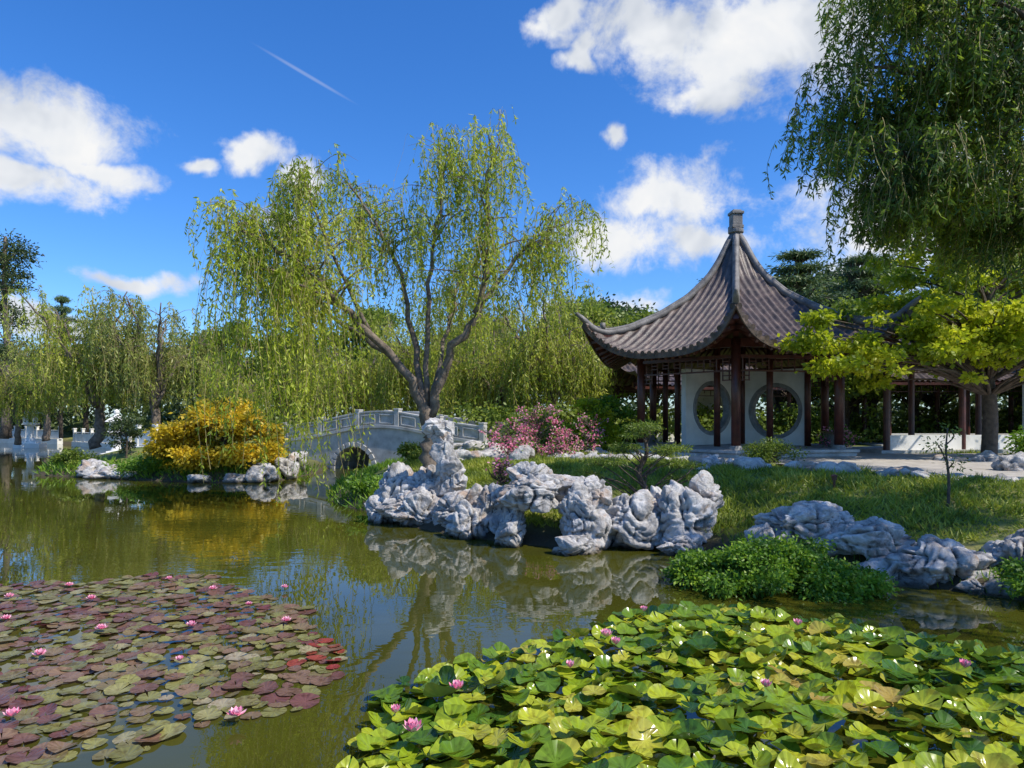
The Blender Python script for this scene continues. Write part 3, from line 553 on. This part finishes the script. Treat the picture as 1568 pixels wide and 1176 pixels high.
def moonwall(par,A,B,z0,z1,rad,zc,th=.22,nm='wall'):
    A=Vector((*A,0));B=Vector((*B,0)); d=(B-A); Ln=d.length; d.normalize(); nrm=Vector((-d.y,d.x,0)); N=48; w=MB(); rg=MB()
    inner=[];outer=[]
    for k in range(N):
        a=2*math.pi*k/N; ca,sa=math.cos(a),math.sin(a); inner.append((Ln/2+ca*rad,zc+sa*rad))
        hx=Ln/2; hz=(z1-zc) if sa>0 else (zc-z0); t=min(hx/max(abs(ca),1e-6),hz/max(abs(sa),1e-6)); outer.append((Ln/2+ca*t,zc+sa*t))
    for (cx_,cz_) in((0,z0),(Ln,z0),(0,z1),(Ln,z1)):
        k=min(range(N),key=lambda i:(outer[i][0]-cx_)**2+(outer[i][1]-cz_)**2); outer[k]=(cx_,cz_)
    def P(s,z,o): p=A+d*s+nrm*o; return (p.x,p.y,z)
    V=[]
    for o in(-th/2,th/2):
        V+=[P(*q,o) for q in inner]; V+=[P(*q,o) for q in outer]
    Fc=[]
    for k in range(N):
        j=(k+1)%N; Fc+=[(k,j,N+j,N+k),(2*N+k,3*N+k,3*N+j,2*N+j),(k,2*N+k,2*N+j,j),(N+k,N+j,3*N+j,3*N+k)]
    w.add(V,Fc); w.obj(nm,M['plaster'],par)
    V=[];Fc=[]
    for o,ra in((-th/2-.03,rad-.02),(-th/2-.03,rad+.12),(th/2+.03,rad+.12),(th/2+.03,rad-.02)):
        V+=[P(Ln/2+math.cos(2*math.pi*k/N)*ra,zc+math.sin(2*math.pi*k/N)*ra,o) for k in range(N)]
    for k in range(N):
        j=(k+1)%N
        for m in range(4): m2=(m+1)%4; Fc.append((m*N+k,m*N+j,m2*N+j,m2*N+k))
    rg.add(V,Fc); rg.obj('moon_gate_frame',M['greystone'],par)
moonwall(pav,(-1.86,.02),(.45,1.45),FZ,4.15,.88,2.75)
moonwall(pav,(.85,1.42),(2.45,-.35),FZ,4.15,.90,2.65)
pl=MB(); pl.box((-.72,.62,3.9),(.5,.04,.22),math.atan2(1.43,2.31)); pl.obj('plaque',M['wood'],pav)
# ---------------------------------------------------------------- galleries
def gable(name,p0,p1,hw,ze,zr_,cz0,wall=True,sp=2.9,upturn=.35,lat=True):
    e=empty(name,(p0[0],p0[1],0),math.atan2(p1[1]-p0[1],p1[0]-p0[0])); Ln=math.hypot(p1[0]-p0[0],p1[1]-p0[1])
    per=.24; n=int((Ln+1.2)/per*5); V=[];F=[];K=8
    for sgn in(-1,1):
        b=len(V)
        for i in range(n+1):
            x=-.6+(Ln+1.2)*i/n; ph=(x/per)%1; c=.07*(math.sqrt(max(0,1-((ph-.5)/.3)**2)) if abs(ph-.5)<.3 else 0)
            en=min(x+.6,Ln+.6-x); up=upturn*max(0,1-en/1.6)**2
            for j in range(K+1):
                t=j/K; z=zr_+(ze-zr_)*(t*1.25-.25*t*t)+c+up*t*t; V.append((x,sgn*t*(hw+.75),z))
        for i in range(n):
            for j in range(K): q=b+i*(K+1)+j; F.append((q,q+1,q+K+2,q+K+1))
    obj('roof_tiles',np_mesh('roof_tiles',V,F,M['tile']),e)
    m=MB(); m.tube([(-.7,0,zr_+.25),(-.2,0,zr_+.12),(Ln/2,0,zr_+.1),(Ln+.2,0,zr_+.12),(Ln+.7,0,zr_+.25)],[.14]*5,8); m.obj('ridge',M['ridge'],e)
    w=MB()
    for sgn in(-1,1):
        w.beam((-.4,sgn*hw,ze+.05),(Ln+.4,sgn*hw,ze+.05),.14,.24); w.beam((-.55,sgn*(hw+.7),ze-.1),(Ln+.55,sgn*(hw+.7),ze-.1),.05,.12)
        k=int(Ln/sp)
        for i in range(k+1):
            x=Ln*i/k; w.cyl((x,sgn*hw),.11,cz0,ze,12)
            if i<k and lat:
                w.beam((x,sgn*hw,ze-.42),(x+Ln/k,sgn*hw,ze-.42),.04,.04)
                for j in range(1,12): w.beam((x+Ln/k*j/12,sgn*hw,ze-.42 if j%2 else ze-.3),(x+Ln/k*j/12,sgn*hw,ze),.03,.03)
    for i in range(int(Ln/.4)): 
        for sgn in(-1,1): w.beam((i*.4,0,zr_-.2),(i*.4,sgn*(hw+.6),ze-.02),.07,.08)
    w.obj('timber_frame',M['wood'],e)
    b=MB(); b.box((Ln/2,0,cz0-.25),(Ln+1,hw*2+.8,.5)); b.obj('base',M['palestone'],e)
    b=MB()
    if wall:
        b.box((Ln/2,-hw,cz0+.25),(Ln,.14,.5)); b.obj('low_wall',M['plaster'],e)
        b=MB(); b.box((Ln*.7,hw,cz0+1.3),(Ln*.5,.15,2.6)); b.obj('back_wall',M['plaster'],e)
    return e
gable('covered_walkway',(12.6,24.6),(30,27.5),1.2,4.55,5.75,1.3)
gable('covered_walkway',(17,32),(34,31),1.2,4.0,5.1,1.2)
gable('garden_hall',(5.6,33),(13,34.5),1.6,3.85,5.0,1.2,upturn=.6)
# ---------------------------------------------------------------- bridge
br=empty('stone_bridge',(-11.3,33.6,0),math.atan2(29.6-33.6,-1.2+11.3)); BL=10.9
ss=np.linspace(0,BL,90); sa_=4.2; ra=1.05
dk_=lambda s: 1.25+.78*math.exp(-((s-5.6)/3.6)**2)
deck=np.array([dk_(s) for s in ss])
def strip(mb,zb,zt,y0,y1):
    n=len(ss); V=[]
    for i in range(n): V+=[(ss[i],y0,zb[i]),(ss[i],y0,zt[i]),(ss[i],y1,zt[i]),(ss[i],y1,zb[i])]
    F=[(0,1,2,3),tuple(4*(n-1)+k for k in(3,2,1,0))]
    for i in range(n-1):
        for k in range(4): F.append((4*i+k,4*i+4+k,4*i+4+(k+1)%4,4*i+(k+1)%4))
    mb.add(V,F)
zb=np.where(np.abs(ss-sa_)<ra,np.sqrt(np.maximum(0,ra**2-(ss-sa_)**2))+.0,-.8)
b=MB(); strip(b,zb,deck,0,2.8); strip(b,deck+.001,deck+.62,.02,.2); strip(b,deck+.001,deck+.62,2.6,2.78)
b.obj('bridge_body',M['palestone'],br)
b=MB(); strip(b,deck-.09,deck+.05,-.09,-.001); strip(b,deck+.621,deck+.70,-.04,.25); strip(b,deck+.621,deck+.70,2.55,2.83)
NP=5
for i in range(NP+1):
    s=.15+i*(BL-.3)/NP
    for y in(.11,2.69): b.box((s,y,dk_(s)+.38),(.24,.34,.80)); b.box((s,y,dk_(s)+.81),(.28,.38,.07))
    if i<NP:
        for h_ in range(2):
            a_=s+.24+h_*((BL-.3)/NP/2-.08); c_=a_+(BL-.3)/NP/2-.34
            for o in(.14,.52): b.beam((a_,.0,dk_(a_)+o),(c_,.0,dk_(c_)+o),.08,.05)
            for q in(a_,c_): b.box((q,0,dk_(q)+.33),(.05,.08,.38))
for k in range(13):
    a=math.pi*k/12; b.beam((sa_+math.cos(a)*ra,-.02,math.sin(a)*ra),(sa_+math.cos(a)*(ra+.22),-.02,math.sin(a)*(ra+.22)),.12,.22)
b.obj('balustrade',M['palestone'],br,False,.01)
def balus(name,p0,p1,z,n):
    e=empty(name,(p0[0],p0[1],z),math.atan2(p1[1]-p0[1],p1[0]-p0[0])); L=math.hypot(p1[0]-p0[0],p1[1]-p0[1]); b=MB()
    b.box((L/2,0,-.25),(L,.5,.9))
    for i in range(n+1): b.box((L*i/n,0,.7),(.22,.22,1.1)); b.box((L*i/n,0,1.28),(.28,.28,.08))
    for i in range(n): b.box((L*(i+.5)/n,0,.55),(L/n-.22,.12,.62)); b.box((L*(i+.5)/n,0,.95),(L/n-.22,.16,.08))
    b.obj('stonework',M['plaster'],e,False,.015)
balus('stone_balustrade',(-19.2,35.2),(-15.6,33.6),.75,3)
balus('stone_balustrade',(-23.5,43.0),(-20.8,40.5),.3,2)
balus('stone_balustrade',(-37,58.0),(-29,52),.2,6)
balus('stone_balustrade',(-54,69),(-41,62.2),.3,8)
def lantern(x,y,z,s=1):
    e=empty('stone_lantern',(x,y,z),.3,s); b=MB()
    b.box((0,0,-.2),(1.2,1.2,.6)); b.box((0,0,.1),(.8,.8,.2)); b.tube([(0,0,.2),(0,0,.4),(0,0,1.0),(0,0,1.1)],[.3,.18,.16,.3],12); b.box((0,0,1.16),(.7,.7,.12))
    for i in(-1,1):
        for j in(-1,1): b.box((i*.22,j*.22,1.42),(.1,.1,.4))
    b.box((0,0,1.66),(.6,.6,.08)); b.tube([(0,0,1.7),(0,0,1.8),(0,0,2.0),(0,0,2.1)],[.62,.5,.15,.1],6); b.tube([(0,0,2.08),(0,0,2.16),(0,0,2.26),(0,0,2.34)],[.08,.14,.13,.02],10)
    b.obj('stonework',M['plaster'],e,False,.01)
lantern(-20.3,35.2,.5,1.0); lantern(-39,55.5,.2,1.5)
b=MB(); b.cyl((0,0),.025,0,.3,8); b.cyl((0,0),.08,.3,.33,12,.03); b.cyl((0,0),.05,.22,.3,10); b.obj('path_light',M['wood'],None,False,0,(6.3,13.4,h1(6.3,13.4)))
# ---------------------------------------------------------------- lily pads
def scatter(poly,n,mind,seed):
    r=np.random.default_rng(seed); lo=poly.min(0);hi=poly.max(0); X=r.uniform(lo[0],hi[0],n);Y=r.uniform(lo[1],hi[1],n)
    k=(sdf(X,Y,poly)+.25*vn(np.c_[X*1.3,Y*1.3,X*0],seed)+.15*vn(np.c_[X*4,Y*4,X*0],seed))<0; X=X[k];Y=Y[k]; out=np.empty((0,2))
    for p in np.c_[X,Y]:
        if len(out)==0 or np.min((out[:,0]-p[0])**2+(out[:,1]-p[1])**2)>mind**2: out=np.vstack([out,p])
    return out
def pads(name,poly,n,mind,r0,r1,tilt,cup,zmin,zmax,mat,seed):
    P=scatter(poly,n,mind,seed); r=np.random.default_rng(seed+1); m=len(P); NA=22; RR=(0,.4,.75,1.0)
    Vall=np.empty((m,(1+3*(NA+1)),3)); vv=np.empty((m,1+3*(NA+1)))
    an=np.linspace(.10,2*math.pi-.10,NA+1)
    rad=r.uniform(r0,r1,m)*np.where(r.random(m)<.2,.6,1); rot=r.uniform(0,6.283,m); tl=np.abs(r.normal(size=m))*tilt; ta=r.uniform(0,6.283,m)
    ph=r.uniform(0,6.283,(m,3)); cu=cup*r.uniform(-.1,1.8,m); fold=np.where(r.random(m)<.25,r.uniform(.5,1.5,m),r.uniform(0,.35,m))*cup*2.0; edgedist=-sdf(P[:,0],P[:,1],poly)
    for i in range(m):
        pts=[(0,0,0)]; ve=[0]
        for q in RR[1:]:
            wob=1+.04*np.sin(3*an+ph[i,0])*q+.03*np.sin(7*an+ph[i,1]); x=np.cos(an)*q*wob; y=np.sin(an)*q*wob
            z=cu[i]*(q**2.5)*(1+.9*np.sin(2*an+ph[i,2]))+.05*q**2*cup*6*np.sin(5*an+ph[i,1])+fold[i]*np.abs(np.cos(an-ph[i,0]))*q
            pts+=list(zip(x,y,z)); ve+=[ (k%2)*q for k in range(NA+1)]
        A=np.array(pts)*rad[i]; c,s=math.cos(rot[i]),math.sin(rot[i]); A[:,:2]=A[:,:2]@np.array([[c,s],[-s,c]])
        k=Vector((math.cos(ta[i]),math.sin(ta[i]),0)); Mx=np.array(Matrix.Rotation(min(tl[i],.95),3,k)); A=A@Mx.T
        lift=min(1,max(.15,edgedist[i]/.7)); zc=zmin+(r.uniform(zmin,zmax)-zmin)*lift; zc=max(zc,.006-A[:,2].min()) if tilt>.1 else max(zc,.004-A[:,2].min()*.8)
        A+=np.array([P[i,0],P[i,1],zc]); Vall[i]=A; vv[i]=ve
    n1=NA+1
    tri=[(0,1+k,2+k) for k in range(NA)]
    for ring in range(2):
        for k in range(NA): a=1+ring*n1+k; b_=1+(ring+1)*n1+k; tri+=[(a,b_,b_+1),(a,b_+1,a+1)]
    tri=np.array(tri); nv=Vall.shape[1]; F=(tri[None]+ (np.arange(m)*nv)[:,None,None]).reshape(-1,3)
    me=np_mesh(name,Vall.reshape(-1,3),F,mat,True); at=me.attributes.new('vein','FLOAT','POINT'); at.data.foreach_set('value',vv.ravel().astype(np.float32))
    return obj(name,me),P
redpoly=np.array([(-1.65,6.8),(-2.3,8.0),(-2.9,8.9),(-3.6,9.7),(-4.6,10.4),(-5.3,10.4),(-6.4,9.9),(-8.5,9.2),(-9,5.5),(-4.6,4.2),(-3.2,4.7),(-2.2,5.2),(-1.7,6.0)])
grnpoly=np.array([(-1.0,3.2),(-1.1,4.6),(-1.12,5.5),(-.9,6.1),(-.5,6.8),(.4,7.3),(1.3,8.2),(2.5,8.5),(3.9,7.9),(4.6,7.1),(6.0,6.4),(7.2,5.5),(7,3)])
mr=padmat('red_lily_pad',[(.22,.065,.06),(.20,.095,.075),(.29,.18,.11),(.22,.21,.07),(.34,.32,.10),(.44,.36,.25)],(.28,.10,.10),.28)
mg=padmat('green_lily_pad',[(.03,.085,.02),(.07,.165,.018),(.17,.28,.018),(.33,.42,.02),(.50,.53,.035),(.45,.33,.08)],(.40,.38,.06),.2)
pads('red_water_lily_pads',redpoly,20000,.125,.06,.125,.08,.06,.006,.03,mr,5)
pads('green_water_lily_pads',grnpoly,30000,.118,.085,.148,.28,.18,.02,.18,mg,7)
pads('red_water_lily_pads',np.array([(-1.75,6.5),(-1.55,6.9),(-1.7,7.4),(-2.0,7.5),(-2.1,7.0)]),200,.17,.06,.10,.12,.05,.012,.05,padmat('crimson_pad',[(.28,.04,.03),(.42,.07,.05),(.3,.10,.04)],(.3,.04,.05),.35),9)
mf,nt,bs,o=nodes('lily_petal'); g=nt.nodes.new('ShaderNodeNewGeometry'); r=ramp(nt,[(0,(.8,.18,.33)),(.5,(.88,.38,.5)),(1,(.92,.62,.66))]); nt.links.new(g.outputs['Random Per Island'],r.inputs[0]); nt.links.new(r.outputs[0],bs.inputs['Base Color']); bs.inputs['Roughness'].default_value=.5
def flowers(name,L):
    V=[];F=[]
    for(x,y,z,s,op) in L:
        for ring,(n,el,ln) in enumerate(((9,.35,1.0),(8,.75,.9),(6,1.15,.75))):
            for k in range(n):
                a=2*math.pi*(k+.5*ring)/n+random.uniform(-.1,.1); e_=el+op+random.uniform(-.1,.1); d=Vector((math.cos(a)*math.cos(e_),math.sin(a)*math.cos(e_),math.sin(e_))); sd=Vector((-math.sin(a),math.cos(a),0)); up=sd.cross(d)*-1
                b_=len(V); c=Vector((x,y,z))
                for t,w,h in((0,.08,0),(.4,.22,-.07),(.75,.18,-.04),(1,.0,.05)):
                    for sg in(-1,1): V.append(tuple(c+d*s*ln*t+sd*sg*w*s+up*h*s))
                for q in range(3): F.append((b_+2*q,b_+2*q+1,b_+2*q+3,b_+2*q+2))
    return obj(name,np_mesh(name,V,F,mf,True))
fl=[(-5.46,8.9,.05,.075,0),(-6.2,9.6,.05,.07,0),(-3.6,7.7,.06,.075,.3),(-4.55,7.6,.06,.075,0),(-4.65,6.75,.07,.075,0),(-2.15,5.35,.08,.085,0),(-3.9,5.35,.07,.08,.2),(-2.6,7.9,.06,.07,0),(-4.1,9.4,.05,.07,0),(-5.0,10.0,.05,.06,0),(-3.15,9.5,.05,.06,0),(-4.5,5.3,.07,.08,.2),(-3.2,6.6,.06,.06,.4),(-5.9,8.0,.05,.07,.1),(-6.6,9.0,.05,.07,.1),(-3.3,8.6,.05,.06,.2)]
flowers('water_lily_flowers',fl)
flowers('water_lily_flowers',[(-.45,5.6,.18,.09,.35),(-.7,4.85,.18,.10,.4),(.95,6.9,.2,.09,.4),(1.0,6.6,.22,.08,.5),(3.0,7.2,.22,.08,.5),(3.9,5.9,.25,.08,.5),(-.9,5.3,.12,.07,.5),(.5,5.9,.25,.07,.6),(2.0,5.4,.28,.07,.5),(1.5,7.8,.2,.07,.5)])
# ---------------------------------------------------------------- sky
SUN=Vector((.70,-.38,1.0)).normalized(); el=math.asin(SUN.z); az=math.atan2(SUN.x,SUN.y)
w=bpy.data.worlds.new('World'); scene.world=w; w.use_nodes=True; nt=w.node_tree; L=nt.links.new; bg=nt.nodes['Background']
sk=nt.nodes.new('ShaderNodeTexSky'); sk.sky_type='NISHITA'; sk.sun_disc=False; sk.sun_elevation=el; sk.sun_rotation=az; sk.air_density=1.0; sk.dust_density=.5; sk.ozone_density=3
hs=nt.nodes.new('ShaderNodeHueSaturation'); hs.inputs['Saturation'].default_value=1.28; hs.inputs['Value'].default_value=1.25; L(sk.outputs[0],hs.inputs['Color'])
tn=nt.nodes.new('ShaderNodeMix'); tn.data_type='RGBA'; tn.blend_type='MULTIPLY'; tn.inputs[0].default_value=1; L(hs.outputs[0],tn.inputs[6]); tn.inputs[7].default_value=(.72,.92,1.22,1)
tc=nt.nodes.new('ShaderNodeTexCoord'); G=tc.outputs['Generated']
n1=noi(nt,7,4,.6,G,.3)
wv=nt.nodes.new('ShaderNodeVectorMath'); wv.operation='MULTIPLY_ADD'; L(n1.outputs['Color'],wv.inputs[0]); wv.inputs[1].default_value=(.13,.13,.10); L(G,wv.inputs[2])
ws=nt.nodes.new('ShaderNodeVectorMath'); ws.operation='SUBTRACT'; L(wv.outputs[0],ws.inputs[0]); ws.inputs[1].default_value=(.065,.065,.05)
def dirmap(px,py,sx_,sy_,ro,src):
    d=Vector(((px-784)/1050,1,(640-py)/1050)); k=d.length; d.normalize(); yaw=-math.atan2(d.x,d.y); pit=math.asin(d.z)
    rot=(Matrix.Rotation(yaw,3,'Z')@Matrix.Rotation(pit,3,'X')@Matrix.Rotation(math.radians(-ro),3,'Y')).to_euler()
    mp=nt.nodes.new('ShaderNodeMapping'); mp.vector_type='TEXTURE'; L(src,mp.inputs[0]); mp.inputs['Location'].default_value=d; mp.inputs['Rotation'].default_value=rot
    mp.inputs['Scale'].default_value=(sx_/1050/k*1.25,.6,sy_/1050/k*1.25)
    ln=nt.nodes.new('ShaderNodeVectorMath'); ln.operation='LENGTH'; L(mp.outputs[0],ln.inputs[0]); return ln.outputs['Value']
blobs=[(20,175,120,60,0),(100,215,95,50,20),(150,258,80,26,0),(20,265,110,36,0),(1000,40,90,60,0),(1120,70,140,80,-10),(1260,20,170,90,0),(1080,140,70,30,0),(850,25,24,34,-20),(878,85,22,26,-30),(1030,300,85,45,0),(945,368,95,36,-10),(1085,365,75,30,0),(398,235,40,24,15),(308,255,26,12,0),(468,278,28,20,0),(934,200,16,20,0),(430,340,45,20,0),(935,490,90,24,0),(190,420,80,14,0),(60,500,90,26,0),(1420,330,190,90,0),(-400,100,240,90,0),(2100,200,260,110,0),(1330,420,90,30,0)]
cur=None
for q in blobs:
    v_=dirmap(*q,ws.outputs[0])
    if cur is None: cur=v_
    else:
        mn=nt.nodes.new('ShaderNodeMath'); mn.operation='MINIMUM'; L(cur,mn.inputs[0]); L(v_,mn.inputs[1]); cur=mn.outputs[0]
n3=noi(nt,15,5,.68,G,.2)
ad=nt.nodes.new('ShaderNodeMath'); ad.operation='MULTIPLY_ADD'; L(n3.outputs[0],ad.inputs[0]); ad.inputs[1].default_value=1.9; L(cur,ad.inputs[2])
def mrange(src,a,b):
    m=nt.nodes.new('ShaderNodeMapRange'); m.interpolation_type='SMOOTHSTEP'; L(src,m.inputs[0]); m.inputs[1].default_value=a; m.inputs[2].default_value=b; m.inputs[3].default_value=0; m.inputs[4].default_value=1; return m.outputs[0]
cm=mrange(ad.outputs[0],2.12,1.3)
ct=mrange(dirmap(470,115,75,3.0,-23,G),1,.2); c2=nt.nodes.new('ShaderNodeMath'); c2.operation='MULTIPLY'; L(ct,c2.inputs[0]); c2.inputs[1].default_value=.2
mxm=nt.nodes.new('ShaderNodeMath'); mxm.operation='MAXIMUM'; L(cm,mxm.inputs[0]); L(c2.outputs[0],mxm.inputs[1])
cc=ramp(nt,[(.36,(4.2,4.6,5.3)),(.52,(6.2,6.4,6.7)),(.66,(7.0,7.0,7.0))]); L(n1.outputs[0],cc.inputs[0])
mx=nt.nodes.new('ShaderNodeMix'); mx.data_type='RGBA'; L(mxm.outputs[0],mx.inputs[0]); L(tn.outputs[2],mx.inputs[6]); L(cc.outputs[0],mx.inputs[7])
L(mx.outputs[2],bg.inputs[0]); bg.inputs[1].default_value=.135
sl=bpy.data.lights.new('sun','SUN'); sl.energy=5.0; sl.angle=math.radians(.5); sl.color=(1,.94,.84); so=bpy.data.objects.new('sun',sl); link(so); so.rotation_euler=SUN.to_track_quat('Z','Y').to_euler(); so.location=(20,-10,30)
# ---------------------------------------------------------------- camera
cam=bpy.data.cameras.new('camera'); cam.lens=24.1; cam.sensor_width=36; cam.shift_y=.033; cam.clip_end=2000; cam.clip_start=.05
co=bpy.data.objects.new('camera',cam); link(co); co.location=(0,0,2.4); co.rotation_euler=(math.radians(90),0,0); scene.camera=co
scene.view_settings.view_transform='Standard'; scene.view_settings.look='None'; scene.view_settings.exposure=0
